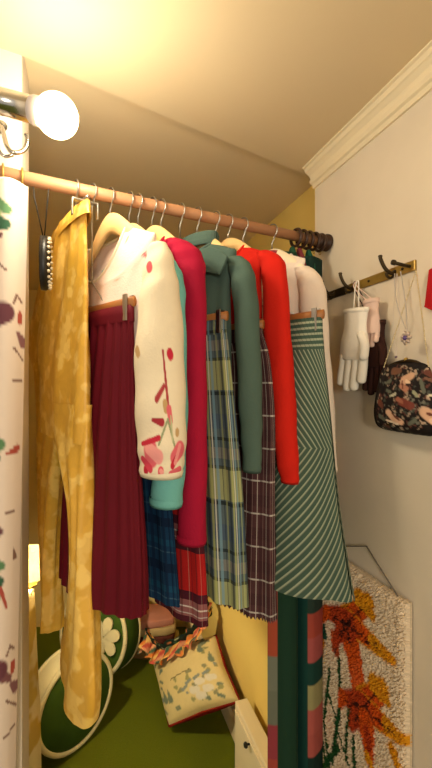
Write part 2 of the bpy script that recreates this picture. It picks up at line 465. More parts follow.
# --- cream floral jumper
jr = [(244,150,166),(254,147,172),(275,143,177),(300,139,180),(350,134,183),(400,135,185),(440,137,186),(460,139,184),(473,140,182)]
M_jump = painted('cream_knit', .9, .3, 260)
fj = coat_hanger(110, 'pale wooden coat hanger inside the cream floral jumper', .16)
_q = (fj.ex[0] * .17 + fj.ex[1] * -.985, fj.ey[0] * .17 + fj.ey[1] * -.985); PJ = _q[0] / _q[1]
def jcol(mb, part):
    base = (238, 224, 196)
    A = np.array(mb.v)
    if part == 'sleeve':
        # print drawn in the sleeve's own flat coordinates seen from the -y/+x side
        f = Frame(fj.o[0], fj.o[1], fj.o[2], (.985, -.17))
        caps = []; mm = .0019
        def pt(px, py): 
            x, z = fj.L(px, py, 0.0); return x, z
        def cap(px0, py0, px1, py1, r0, r1, c):
            a = pt(px0, py0); b = pt(px1, py1); kr = 1.7 if max(r0, r1) < 2.8 * mm else 1.25
            caps.append((a[0], a[1], b[0], b[1], r0 * kr, r1 * kr, c))
        RED, PNK, PK2, GRN, BRN, STM = (196,44,66), (224,104,116), (240,160,156), (150,160,120), (196,160,110), (170,62,66)
        cap(138,353,139,357, 3*mm, 3*mm, BRN)
        cap(162,352,167,402, .9*mm, 1.3*mm, STM)
        cap(169,354,170,356, 4.2*mm, 4.2*mm, RED)
        cap(163,386,156,398, 1.6*mm, 2.2*mm, STM)
        cap(164,402,165,408, 2.4*mm, 2.4*mm, BRN)
        cap(152,417,161,420, 1.2*mm, 2.6*mm, (168,52,62))
        cap(168,408,170,420, 2.6*mm, 2.2*mm, PNK)
        cap(167,418,175,448, .9*mm, .9*mm, GRN); cap(166,420,158,440, .9*mm, .9*mm, GRN); cap(170,415,172,440, .8*mm, .8*mm, (190,190,150))
        cap(177,431,177,433, 2*mm, 2*mm, BRN)
        cap(150,444,151,450, 9*mm, 9.5*mm, PNK); cap(148,442,158,452, 5*mm, 6*mm, PK2)
        cap(143,438,158,434, 1.4*mm, 1.8*mm, RED); cap(146,462,146,463, 3.2*mm, 3.2*mm, (190,40,60)); cap(143,452,150,462, 2*mm, 2.4*mm, (214,70,90))
        cap(174,456,180,450, 6*mm, 7*mm, PNK); cap(172,464,176,458, 3*mm, 3*mm, RED); cap(180,446,175,462, 1.6*mm, 1.6*mm, (236,150,150))
        cap(160,466,160,467, 4*mm, 4*mm, (226,90,104)); cap(160,466,161,467, 1.6*mm, 1.6*mm, PK2); cap(170,472,180,471, 3*mm, 3*mm, PNK); cap(150,470,155,471, 2*mm, 2*mm, PNK)
        cap(149.0,273,149.4,275, 4*mm, 4*mm, (226,92,98))
        B = np.stack([A[:, 0] - A[:, 1] * PJ, A[:, 2]], 1)
        return paint(B, base, caps)
    if part == 'body':
        caps = []
        for (px, py, r, c) in ((131,240,.005,(206,150,112)), (149,256,.006,(226,92,98)), (150,278,.004,(230,150,140)), (128,282,.004,(214,176,150))):
            x, z = fj.L(px, py); caps.append((x, z, x + .001, z, r, r, c))
        return paint(A[:, [0, 2]], (238,216,204), caps)
    return paint(A[:, [0, 2]], base, [])
tj = make_top('jumper', 'cream jumper with pink and red flowers printed on its sleeve', 'jumper', fj, jr, M_jump, .42, neck=.098, ncx=-.028, z0=-.082, slope=.60, dipf=.095, cols=jcol, ry=.018, farlen=1.03)
# --- aqua sweater
M_aqua = cloth('aqua_knit', (120, 192, 186), .1)
fa = coat_hanger(129, 'small-looking wooden coat hanger behind the cream jumper, in the aqua sweater', .15, z0=-.06)
make_top('sweater', 'aqua blue sweater squeezed between the cream jumper and the crimson cardigan', 'sweater', fa, [(258,160,172),(266,158,178),(285,160,184),(320,160,186),(400,158,188),(470,153,185),(503,150,182)], M_aqua, .44, z0=-.09, ry=.014)
# --- crimson
M_crim = cloth('crimson_knit', (176, 22, 58), .12)
fc = coat_hanger(152, 'wooden coat hanger holding the crimson cardigan', .15, z0=-.055)
make_top('cardigan', 'crimson cardigan with long dark pinkish-red sleeves', 'cardigan', fc, [(240,166,180),(247,167,194),(260,172,203),(290,177,206),(380,181,207),(460,181,207),(540,177,206)], M_crim, .50, z0=-.082, ry=.016)
# --- green jacket with collar
M_grn = cloth('bottle_green_wool', (84, 106, 96), .12)
fg = coat_hanger(197, 'pale wooden coat hanger in the grey-green jacket', .15, z0=-.05)
tg = make_top('jacket', 'dull grey-green jacket with a pointed collar', 'jacket', fg, [(258,226,242),(265,228,250),(280,231,256),(320,234,259),(400,238,262),(440,241,262),(470,243,261)], M_grn, .50, z0=-.078, ry=.020, dipf=.02)
mb = MB()
leaf_ = [fg.L(px, py, -.034) for px, py in ((199,250),(212,247),(222,251),(229,257),(226,265),(221,275),(210,273),(199,271))]
mb.prism(leaf_, -.040, -.034)
mb.prism([(-x - .01, z) for x, z in leaf_], -.040, -.034)
mb.tube([(.058 * math.cos(a), .004 + .026 * math.sin(a), -.066) for a in np.linspace(0, 2 * math.pi, 33)], .012, 10, cap=False, flat=(.4, 1.3))
mb.build('collar', M_grn, tg, False, .002)
# --- red sweater
M_red = cloth('scarlet_knit', (214, 36, 22), .10)
frd = coat_hanger(228, 'pale wooden coat hanger between the green jacket and red sweater', .145, z0=-.05)
make_top('pullover', 'bright scarlet red pullover with a long narrow sleeve', 'pullover', frd, [(252,256,270),(260,258,282),(278,262,287),(330,264,291),(380,268,295),(430,272,297),(465,277,299),(481,281,299)], M_red, .34, z0=-.072, ry=.020)
# --- white blouse
M_wht = cloth('white_cotton', (240, 224, 208), .06)
fw = coat_hanger(272, 'very pale hanger in the white blouse nearest the right wall', .12, z0=-.056, m=plain('ivory_hanger', (240, 222, 190), .4))
make_top('blouse', 'white blouse behind the striped skirt, last top before the right wall', 'blouse', fw, [(268,294,310),(276,296,319),(296,299,326),(350,304,330),(400,311,334),(470,318,337)], M_wht, .30, z0=-.072, ry=.014, yo=.006)

# ================================================================= SKIRTS
SY = (.70, -.714)
def make_skirt(px, label, rows, m, hanglabel, ex=SY, ry=(.012, .05), pleats=26, amp=(.001, .010), per=.9, ragged=0.0, group='skirts on clip hangers', barz=.012, name='skirt', band=True, sharp=1.0):
    zt = None
    fr = hframe(px, ex); pts = []
    for (py, l, r) in rows:
        xr, z = fr.L(r, py); xl, _ = fr.L(l, py)
        pts.append(((xl + xr) / 2, z, (xr - xl) / 2, (l + r) / 2))
    skirt_hanger(px, hanglabel, pts[0][1] + barz, pts[0][0] - pts[0][2] - .004, pts[0][0] + pts[0][2] + .004, ex)
    t = thing(name, label, 'skirt', fr.o, fr.rz, group)
    z_top = pts[0][1]; z_bot = pts[-1][1]
    rings = []
    for (x, z, w, pc) in pts:
        tt = (z - z_top) / (z_bot - z_top); q = ry[0] + (ry[1] - ry[0]) * tt
        rings.append((x, 0, z, fit(fr, pc, w, q + amp[1] * tt * .5), q))
    rings = catmull(rings, 80)
    ph = random.random() * 6
    def fold(a, tt):
        s = math.sin(pleats * a + ph + .8 * math.sin(2 * a))
        s = math.copysign(abs(s) ** sharp, s)
        return (amp[0] + (amp[1] - amp[0]) * tt) * (s + .35 * math.sin(pleats * .37 * a + ph))
    zf = (lambda a, tt: ragged * max(0, (tt - .97) / .03) * math.sin(a * 60)) if ragged else None
    mb = loft(rings, 320, fold, per, None, zfun=zf)
    mb.build('skirt_panel', m, t)
    if band:
        x, z, w, _ = pts[0]
        mb = loft([(x, 0, z + .006, w * .985, ry[0]), (x, 0, z + .006, w * 1.01, ry[0] + .003), (x, 0, z - .01, w * 1.015, ry[0] + .004), (x, 0, z - .024, w * 1.02, ry[0] + .003)], 160, None, per)
        mb.build('waistband', m, t)
    return t
k = MatB('maroon_pleats', .75, spec=.2)
k.base(k.mix(k.noise(8, 3), (102, 6, 26), (80, 4, 20))); k.bump(k.noise(200, 2), .15, .001); M_mar = k.m
make_skirt(92, 'long plain maroon pleated skirt hanging beside the gold trousers', [(308,82,133),(330,80,134),(400,74,137),(500,66,144),(570,63,149),(622,62,151)], M_mar, 'wooden bar clip hanger above the maroon skirt', pleats=22, amp=(.002, .0035), ex=(.73, -.683))
M_navy = plaid('navy_plaid', (22, 56, 88), [(.2,.12,(14,24,50),.8),(.5,.04,(64,98,124),.5),(.75,.2,(18,36,64),.8)], [(.25,.2,(14,26,52),.8),(.6,.03,(76,110,130),.5),(.8,.14,(26,80,110),.6)], .075, .085)
make_skirt(138, 'navy and teal blue plaid skirt between the maroon skirt and red tartan skirt', [(325,112,150),(400,116,160),(500,124,172),(608,128,181)], M_navy, 'bar clip hanger behind the cream jumper holding the navy plaid skirt', pleats=9, ry=(.009, .018), amp=(.001, .003))
M_tart = plaid('red_tartan', (184, 34, 34), [(.25,.10,(60,30,34),.55),(.65,.05,(200,170,150),.35),(.85,.08,(120,20,30),.5)], [(.07,.12,(34,28,40),.92),(.24,.22,(128,108,108),.75),(.26,.02,(226,214,206),.9),(.41,.12,(38,28,44),.92),(.17,.015,(200,190,184),.8)], .08, .145)
make_skirt(161, 'red tartan skirt with grey and black cross bands under the crimson cardigan', [(325,140,178),(450,146,195),(560,150,205),(628,152,208)], M_tart, 'bar clip hanger hidden behind the crimson cardigan with the tartan skirt', pleats=8, ry=(.009, .02), amp=(.001, .004))
M_gpl = plaid('green_blue_plaid', (86, 100, 104), [(.12,.14,(40,52,62),.7),(.30,.10,(196,200,120),.5),(.42,.05,(226,224,206),.75),(.56,.10,(120,156,172),.7),(.75,.03,(34,40,44),.75),(.88,.10,(176,186,120),.45)], [(.10,.035,(22,28,30),.85),(.28,.30,(196,196,120),.5),(.42,.03,(28,34,34),.8),(.55,.10,(150,140,128),.5),(.68,.03,(24,30,32),.8),(.84,.14,(62,80,110),.5)], .10, .215)
make_skirt(180, 'pale yellow, green and blue plaid skirt under the green jacket', [(322,172,226),(400,174,234),(500,180,243),(609,190,249)], M_gpl, 'brown bar clip hanger in front of the green jacket', pleats=9, amp=(.002, .006), ry=(.010, .03))
M_brn = plaid('brown_plaid', (84, 54, 56), [(.2,.06,(206,196,186),.75),(.55,.28,(60,36,40),.6),(.78,.04,(180,150,140),.5)], [(.3,.05,(214,206,196),.75),(.7,.35,(62,38,42),.5)], .048, .068)
make_skirt(215, 'brown checked skirt with white window lines and a fringed hem', [(330,205,262),(360,207,270),(420,207,275),(500,212,275),(570,210,276),(622,208,277)], M_brn, 'bar clip hanger between the green jacket and red pullover with the brown skirt', pleats=9, amp=(.001, .005), ragged=.003, ry=(.010, .03))
# striped skirt
k = MatB('green_stripe', .85, spec=.15)
u, v = k.uv()
ztop = -.28
sgn = (v.gt(-.52)) * 2.0 - 1.0
uu = ((u * (1 / .225)).fract() - .5).abs() * .225
s = ((v + (u * sgn) * .75) * (1 / .0175)).fract()
band = v.gt(-.318)
s2 = (v * (1 / .012)).fract()
st = s.lt(.36) * (band * -1.0 + 1.0) + s2.lt(.4) * band
cc = k.mix(st, (66, 88, 76), (158, 166, 142)); cc = k.mix(s.lt(.12) * .6, cc, (40, 52, 48))
k.base(k.mix(k.noise(10, 3) * .3, cc, (60, 66, 54))); k.bump(k.noise(240, 2), .2, .002); M_str = k.m
make_skirt(243, 'green and cream diagonally striped skirt flaring at the hem, next to the gloves', [(320,276,322),(360,274,325),(420,268,331),(500,264,339),(560,260,348),(602,258,355)], M_str, 'brown bar clip hanger above the striped skirt', pleats=4, amp=(.001, .012), ry=(.012, .06), per=.9)

# ================================================================= TROUSERS
k = MatB('gold_brocade', .42, spec=.45)
n1 = k.noise(26, 2); n2 = k.voronoi(34)
msk = ((n1 - .50) * 14.0).clamp()
c1 = k.mix(msk, (222, 172, 62), (240, 200, 104)); msk2 = ((n2 - .42) * 10.0).clamp()
k.base(k.mix(msk2 * .22, c1, (190, 138, 46))); k.bump(k.noise(26, 2) + k.noise(180, 2) * .3, .35, .003); M_gold = k.m
ft = hframe(76, (.56, -.83))
tt_ = thing('trousers', 'gold brocade trousers hung by the waist at the left end of the rod', 'trousers', ft.o, ft.rz)
def trows(rows, mid=False, yo=0.0):
    out = []
    for (py, l, r) in rows:
        xr, z = ft.L(r, py, yo); xl, _ = ft.L(l, py, yo); xm_ = ft.L((l + r) / 2, py, yo)[0] if mid else (xl + xr) / 2; out.append((xm_, yo, z, (xr - xl) / 2))
    return out
hip = [(203,53,88),(212,50,89),(245,43,90),(290,35,91),(325,32,91),(345,36,91),(370,41,91),(410,43,91),(445,44,91)]
R = [(x, y, z, w, .014 + .016 * min(1, i / 6)) for i, (x, y, z, w) in enumerate(trows([(p, l - 2, r - 4) for p, l, r in hip]))]
def tf(a, t): return .006 * t * math.sin(5 * a + 1 + 2 * t) + .004 * math.sin(9 * a + 6 * t) + .0035 * math.sin(17 * a + 10 * t) * (1 - t)
loft(catmull(R, 70), 96, tf, .8).build('seat', M_gold, tt_)
near = [(405,54,91),(425,56,91),(450,62,91),(480,70,91.5),(510,76,92),(560,77,93),(612,73,95),(670,67,98),(705,62,99),(724,63,97)]
R = [(x, y, z, w, .026) for (x, y, z, w) in trows([(p, l + 3, r - 4) for p, l, r in near])]
def lf(a, t): return .004 * math.sin(3 * a + 5 * t) + .003 * math.sin(7 * a + 11 * t)
loft(catmull(R, 70), 64, lf, .4, zfun=lambda a, t: -.02 * max(0, (t - .85) / .15) * (1 - abs(math.cos(a - .6)))).build('leg', M_gold, tt_)
far = [(405,42,70),(425,41,67),(450,41,62),(500,42,58),(560,43,56),(610,46,57),(632,48,57)]
R = [(x, y, z, w, .024) for (x, y, z, w) in trows([(p, l + 3, r - 3) for p, l, r in far])]
loft(catmull(R, 60), 64, lf, .4).build('leg', M_gold, tt_)
x, y, z, w = trows(hip)[0]
loft([(x, 0, z + .004, w * .97, .012), (x, 0, z + .006, w * 1.01, .018), (x, 0, z - .012, w * 1.03, .02), (x, 0, z - .02, w * 1.05, .02)], 64).build('waistband', M_gold, tt_)
th = thing('trouser_hanger', 'steel clip hanger gripping the gold trousers', 'clip hanger', ft.o, ft.rz)
mb = MB(); wire_hook(mb, neck=-.03, r=.002); mb.tube([(x - w, 0, z + .012), (0, 0, z + .022), (x + w, 0, z + .012)], .003, 8); mb.tube([(0, 0, -.03), (0, 0, z + .022)], .0022, 8); mb.build('hook', M_steel, th)
for xx in (x - w + .012, x + w - .02):
    mb = MB(); mb.box((xx - .005, -.0245, z - .02), (xx + .005, -.0215, z + .012)); mb.box((xx - .005, .0215, z - .02), (xx + .005, .0245, z + .012)); mb.box((xx - .005, -.023, z + .008), (xx + .005, .023, z + .012)); mb.build('clip', M_steel, th, False, .0015)

# ================================================================= CURTAINS
def ring(px, r, label, grp, m, wire=.0025, name='curtain_ring', tilt=0):
    p = rodpt(px); t = thing(name, label, 'curtain ring', (p.x, p.y, ROD - (r - .0135 - wire)), math.atan2(ru.y, ru.x) + tilt, grp)
    mb = MB(); pts = [(0, r * math.cos(a), r * math.sin(a)) for a in np.linspace(0, 2 * math.pi, 33)]
    mb.tube(pts, wire, 10, cap=False); mb.build('hoop', m, t)
    mb = MB(); mb.tube([(0, .004 * math.cos(a), -r - wire - .003 + .004 * math.sin(a)) for a in np.linspace(0, 2 * math.pi, 13)], .0011, 6, cap=False); mb.build('eyelet', M_brass, t)
for i, px in enumerate((-14, 3, 22)):
    ring(px, .0185, ['thin pale curtain ring at the far left end of the rod', 'thin pale curtain ring at the left frame edge, above the floral curtain', 'thin pale ring holding the right edge of the floral curtain'][i], 'rings of the floral curtain', M_brass, .0022)
for i, px in enumerate((296, 302, 308, 314, 320)):
    ring(px, .0215, 'thick dark wooden curtain ring, %s of the five beside the right wall' % ['farthest left', 'second from left', 'middle one', 'second from the wall', 'nearest the wall'][i], 'dark rings at the right end of the rod', M_ring, .0042)
def sheet(path, z0, z1, nz, name, m, colf=None, th=.003, parent=None, drift=None):
    """hanging cloth along a plan path (list of (x, y)); returns the object; colf(arc, z)"""
    P2 = catmull(path, 12 * len(path)); arc = [0]
    for a, b in zip(P2, P2[1:]): arc.append(arc[-1] + math.hypot(b[0]-a[0], b[1]-a[1]))
    v, f, uv = [], [], []; n = len(P2)
    for j in range(nz + 1):
        t = j / nz; z = z0 + (z1 - z0) * t
        for i, p in enumerate(P2):
            dx, dy = drift(t, arc[i] / arc[-1]) if drift else (0, 0)
            v.append((p[0] + dx, p[1] + dy, z)); uv.append((arc[i], z))
    for j in range(nz):
        for i in range(n - 1): f.append((j*n+i, j*n+i+1, (j+1)*n+i+1, (j+1)*n+i))
    mb = MB(); mb.add(v, f, uv)
    o = mb.build(name, m, parent, cols=None if colf is None else colf(np.array(uv)))
    s = o.modifiers.new('Solidify', 'SOLIDIFY'); s.thickness = th
    return o
# left floral curtain, in the rod's plane
p22 = rodpt(24)
def rl(s, d): q = p22 + ru * s + Vector((-ru.y, ru.x, 0)) * d; return (q.x, q.y)
wp = []
for i in range(0, 19):
    s = -.30 + i * .0165
    wp.append(rl(s, -.028 + .014 * math.cos(i * math.pi * .5)))
wp[-3:] = [rl(-.03, -.042), rl(-.012, -.036), rl(0.004, -.018)]
def floral(uvs):
    L = uvs[:, 0].max(); X = L - uvs[:, 0]; Z = uvs[:, 1] - H
    pts = np.stack([X, Z], 1)
    mm = .0019; KR = 1.25
    G1, G2, PL, RD, VN = (92,132,92), (54,92,70), (104,62,72), (168,78,66), (126,96,84)
    def zz(py): return (384 - py) / F * .76
    caps = []
    def c(x0, y0, x1, y1, r0, r1, col): caps.append((x0*mm, zz(y0), x1*mm, zz(y1), r0*mm*KR, r1*mm*KR, col))
    for (rep, dy) in ((0, 0), (60, -140), (60, 60), (110, 20), (0, 330)):
        c(22+rep,222+dy,34+rep,214+dy,4,6,G1); c(24+rep,236+dy,36+rep,232+dy,5,6,G2); c(30+rep,226+dy,44+rep,222+dy,4,5,(150,170,120)); c(26+rep,246+dy,40+rep,250+dy,2,4,PL)
        c(22+rep,278+dy,36+rep,262+dy,.9,.9,VN); c(36+rep,262+dy,50+rep,290+dy,.9,.9,VN)
        c(24+rep,318+dy,34+rep,326+dy,9,8,PL); c(30+rep,308+dy,40+rep,296+dy,1,4,VN)
        c(10+rep,336+dy,3+rep,344+dy,2,5,(132,92,96)); c(12+rep,300+dy,6+rep,306+dy,.9,.9,VN); c(15+rep,308+dy,12+rep,300+dy,.9,.9,VN); c(8+rep,318+dy,8+rep,325+dy,2.6,2.6,RD)
        c(14+rep,350+dy,2+rep,362+dy,.9,.9,VN); c(16+rep,382+dy,4+rep,380+dy,.9,1.4,VN)
        c(26+rep,440+dy,36+rep,436+dy,6,8,G1); c(27+rep,452+dy,38+rep,446+dy,4,6,G2)
        c(18+rep,449+dy,8+rep,445+dy,1.4,3.4,RD); c(20+rep,505+dy,10+rep,503+dy,.8,1,VN); c(24+rep,520+dy,34+rep,512+dy,4,7,PL); c(10+rep,540+dy,8+rep,548+dy,1,2.4,VN)
        c(16+rep,592+dy,22+rep,570+dy,1,1.6,RD); c(22+rep,650+dy,34+rep,640+dy,7,9,PL); c(12+rep,660+dy,22+rep,652+dy,3,5,(120,80,84)); c(24+rep,580+dy,32+rep,600+dy,3,6,G1)
    return paint(pts, (224, 208, 194), caps)
cl = thing('curtain', 'white floral print curtain hanging at the left edge of the rod', 'curtain', (0, 0, 0))
M_flor = painted('floral_cotton', .85, .15, 200, .001, .05)
dr = lambda t, a: (-.034 * t * a, -.018 * t * a)
sheet(wp, ROD - .026, .06, 420, 'panel', M_flor, floral, parent=cl, drift=dr)
mb = MB(); 
hs = [(p[0], p[1], ROD - .028) for p in catmull(wp, 60)]
mb.tube(hs, .004, 6); mb.build('heading', M_wht, cl)
# green patchwork-bordered curtain on the dark rings
def rr_(px, d):
    q = rodpt(px) + Vector((-ru.y, ru.x, 0)) * d; return (q.x, q.y)
wp3 = [rr_(266,-.006), rr_(271,-.018), rr_(278,-.020), rr_(285,-.026), rr_(291,-.020), rr_(295,.010), rr_(299,.018), rr_(301,-.012), rr_(305,-.024), rr_(310,-.022), rr_(315,-.016), rr_(319,-.008)]
def patch(uvs):
    a = uvs[:, 0] / uvs[:, 0].max(); z = uvs[:, 1]
    col = np.tile(np.array(lin((30, 62, 46))), (len(a), 1))
    col[(a > .47)] = lin((22, 66, 60))
    pals = [(172,78,54),(120,124,108),(112,116,100),(150,62,70),(166,74,60),(84,92,82),(170,80,70)]
    pals2 = [(176,88,84),(28,66,58),(158,150,104),(182,92,84),(176,88,80),(22,50,44),(24,50,44),(160,152,108),(108,40,60),(44,62,54),(172,76,62)]
    zi = np.floor((H - z) / .085).astype(int)
    zi2 = np.floor((H - z + .02) / .062).astype(int)
    for i in range(len(a)):
        if a[i] < .10: col[i] = lin(pals[zi[i] % len(pals)])
        elif a[i] > .74: col[i] = lin(pals2[zi2[i] % len(pals2)])
        elif .36 < a[i] < .39: col[i] = lin((150, 150, 92))
    return col
cg = thing('curtain', 'dark green curtain with patchwork borders at the right end of the rod', 'curtain', (0, 0, 0))
M_patch = painted('green_patchwork', .85, .2, 200, .001, .08)
cen = rodpt(300)
sheet(wp3, ROD - .055, .12, 360, 'panel', M_patch, patch, parent=cg, drift=lambda t, a: (.0, -.01 * t))
sc = [('wine', (120, 40, 56), 303, .0), ('bottle', (30, 92, 66), 312, .0)]
# scarves looped through the rings
for (nm, c, px, d), lab in zip([('plum', (126, 52, 62), 307, -.035), ('emerald', (34, 92, 70), 316, -.035), ('moss', (40, 84, 62), 300, -.034)], ['plum red scarf hung from the middle dark ring', 'emerald green scarf hung from the dark ring nearest the wall', 'mossy green scarf hung from the leftmost dark rings']):
    q = rodpt(px); fr = Frame(q.x, q.y, ROD, YAW)
    rg = [(0.0, d, -.034, .004, .004), (.0, d, -.045, .009, .005), (.004, d, -.07, .014, .006), (.006, d, -.11, .016, .006), (.008, d, -.17, .017, .006), (.008, d, -.30, .018, .006)]
    o = loft(catmull(rg, 30), 24, lambda a, t: .002 * math.sin(4 * a), .2, top=True, bottom=True).build('scarf', cloth(nm + '_silk', c, .2))
    o.location = fr.o; o.rotation_euler = (0, 0, fr.rz); tag(o, lab, 'scarf', 'scarves on the dark rings')

# ================================================================= LEFT SIDE: LAMP, PLAQUE
BP = P(57, 116, .66)
fx = thing('wall_light', 'chrome tube wall light with a bare glowing globe bulb, upper left', 'wall light', BP)
d = Vector((1, .10, -.05)).normalized()
tp = Vector(P(-70, 82, .66)) - Vector(BP); te = Vector(P(40, 112, .66)) - Vector(BP)
ax = (te - tp).normalized()
mb = MB(); mb.tube([tuple(tp), tuple(tp.lerp(te, .5)), tuple(te - ax * .012)], .0205, 28); mb.build('tube', M_chrome, fx)
mb = MB(); mb.tube([tuple(te - ax * .014), tuple(te - ax * .010), tuple(te), tuple(te + ax * .006)], [.0205, .0225, .0225, .016], 28); mb.build('socket', plain('white_socket', (214, 206, 210), .4), fx)
mb = MB(); prof = [(.0005, -.036)] + [(.034 * math.sin(a), -.034 * math.cos(a)) for a in np.linspace(.12, math.pi - .5, 20)] + [(.014, .034), (.013, .04)]
mb.lathe(prof, 32, Matrix.Rotation(math.atan2(ax.y, ax.x), 4, 'Z') @ Matrix.Rotation(-math.pi / 2 , 4, 'Y'))
BULB_ST = 14.0
mb.build('bulb', glow('bulb_glow', (255, 226, 170), BULB_ST), fx)
# curled chrome hook hanging from a small plate on the left wall
def lw(px, py, off=0.0):
    """point on the face of the front left wall"""
    kk = (px - 216) / F
    nrm = Vector((-ru.y, ru.x, 0)); base = A0 - nrm * off
    s = (kk * base.y - base.x) / (ru.x - kk * ru.y); q = base + ru * s
    return Vector((q.x, q.y, H - (py - 384) / F * q.y))
hk = thing('coat_hook', 'curled chrome coat hook on the white wall under the light tube', 'hook', lw(-6, 140))
o0 = lw(-6, 140)
hp = [lw(2,126,.02), lw(4,135,.035), lw(7,146,.05), lw(12,152,.055), lw(20,152,.055), lw(26,147,.055), lw(27.5,139,.055), lw(26,134,.055)]
mb = MB(); mb.tube([tuple(Vector(q) - o0) for q in catmull([tuple(q) for q in hp], 40)], .0042, 12); mb.build('curl', M_chrome, hk)
hp = [lw(1,124,.02), lw(-1,134,.03), lw(-3,146,.035), lw(4,156,.035), lw(13,155,.035)]
mb = MB(); mb.tube([tuple(Vector(q) - o0) for q in catmull([tuple(q) for q in hp], 30)], .003, 10); mb.build('curl', M_chrome, hk)
mb = MB(); a_, b_ = lw(2,126,.0) - o0, lw(2,126,.02) - o0; mb.tube([tuple(a_), tuple(b_)], .009, 16); mb.build('plate', M_chrome, hk)
# small oval beaded purse hanging on a cord from the rod
q = rodpt(41) + Vector((-ru.y, ru.x, 0)) * .0
pz = H + (384 - 263) / F * q.y
pl = thing('purse', 'small dark oval purse with a beaded rim hanging from the rod beside the trousers', 'purse', (q.x, q.y, pz), math.atan2(wd.y, wd.x))
mb = MB(); mb.tube([(0, -.006, .05), (.0, -.013, ROD - pz - .02), (0, -.014, ROD - pz), (0, 0, ROD - pz + .0155), (0, .014, ROD - pz), (0, .012, ROD - pz - .03), (0, -.004, .05)], .0012, 6); mb.build('cord', M_black, pl)
mb = MB()
MM = Matrix.Rotation(math.pi / 2, 4, 'X') @ Matrix.Diagonal((.040, .052, 1, 1))
mb.lathe([(0, .0), (1, .0), (1.0, .010), (.9, .016), (.8, .012), (0, .012)], 32, MM); mb.build('panel', M_black, pl)
mb = MB()
for i in range(26):
    a = 2 * math.pi * i / 26; r = .0032
    mb.lathe([(r * math.sin(b), -r * math.cos(b)) for b in np.linspace(0.01, 3.13, 6)], 8, Matrix.Translation((.036 * math.cos(a), -.016, .048 * math.sin(a))))
mb.build('beaded_rim', plain('pale_beads', (222, 206, 176), .4), pl)

# ================================================================= RIGHT WALL
RX = (wd.x * -1, wd.y * -1)                  # local x: along the wall towards the viewer
def wframe(px, py, off=0.0):
    kk = (px - 216) / F; Y = (WALL - 1.053 * off) / (kk + .33)
    return Frame(kk * Y, Y, H - (py - 384) / F * Y, RX)
fr = wframe(372, 281)
rail = thing('hook_rail', 'aged brass hook rail on the white right wall', 'hook rail', fr.o, fr.rz)
xa, za = fr.L(326, 296); xb, zb = fr.L(347, 288); xc, zc = fr.L(417, 266)
mb = MB(); mb.box((xb, -.006, -.011), (xc, 0, .011)); mb.build('plate', M_brass, rail, False, .002)
mb = MB(); mb.box((xa - .03, -.006, -.011), (xb, 0, .011)); o = mb.build('plate', M_darkbrass, rail, False, .002); o['label'] = 'dark tarnished left end of the rail'
hookx = []
for px in (336, 355, 397, 412):
    x, z = fr.L(px, 280); hookx.append(x)
    mb = MB()
    if px == 412:
        mb.tube([(x, -.003, 0), (x, -.02, .001), (x, -.046, .004)], .0035, 10); mb.tube([(x, -.044, .004), (x, -.05, .0045)], .0055, 10)
        mb.build('peg', M_darkbrass, rail); continue
    mb.tube(catmull([(x, -.003, .0), (x, -.016, -.004), (x - .002, -.03, .006), (x - .006, -.038, .026), (x - .007, -.038, .034)], 16), [.0055]*2 + [.004] * 12 + [.005, .004], 10)
    mb.tube(catmull([(x, -.004, -.004), (x, -.016, -.014), (x, -.026, -.012), (x, -.028, -.004)], 10), .003, 8)
    mb.build('hook', M_darkbrass if px in (336, 355, 397) else M_brass, rail)
for px in (371, 405):
    x, z = fr.L(px, 280); mb = MB(); mb.lathe([(0, .0), (.003, .0), (.003, .008), (.002, .009), (0, .009)], 10, Matrix.Translation((x, 0, 0)) @ Matrix.Rotation(math.pi / 2, 4, 'X')); mb.build('screw', M_darkbrass, rail)
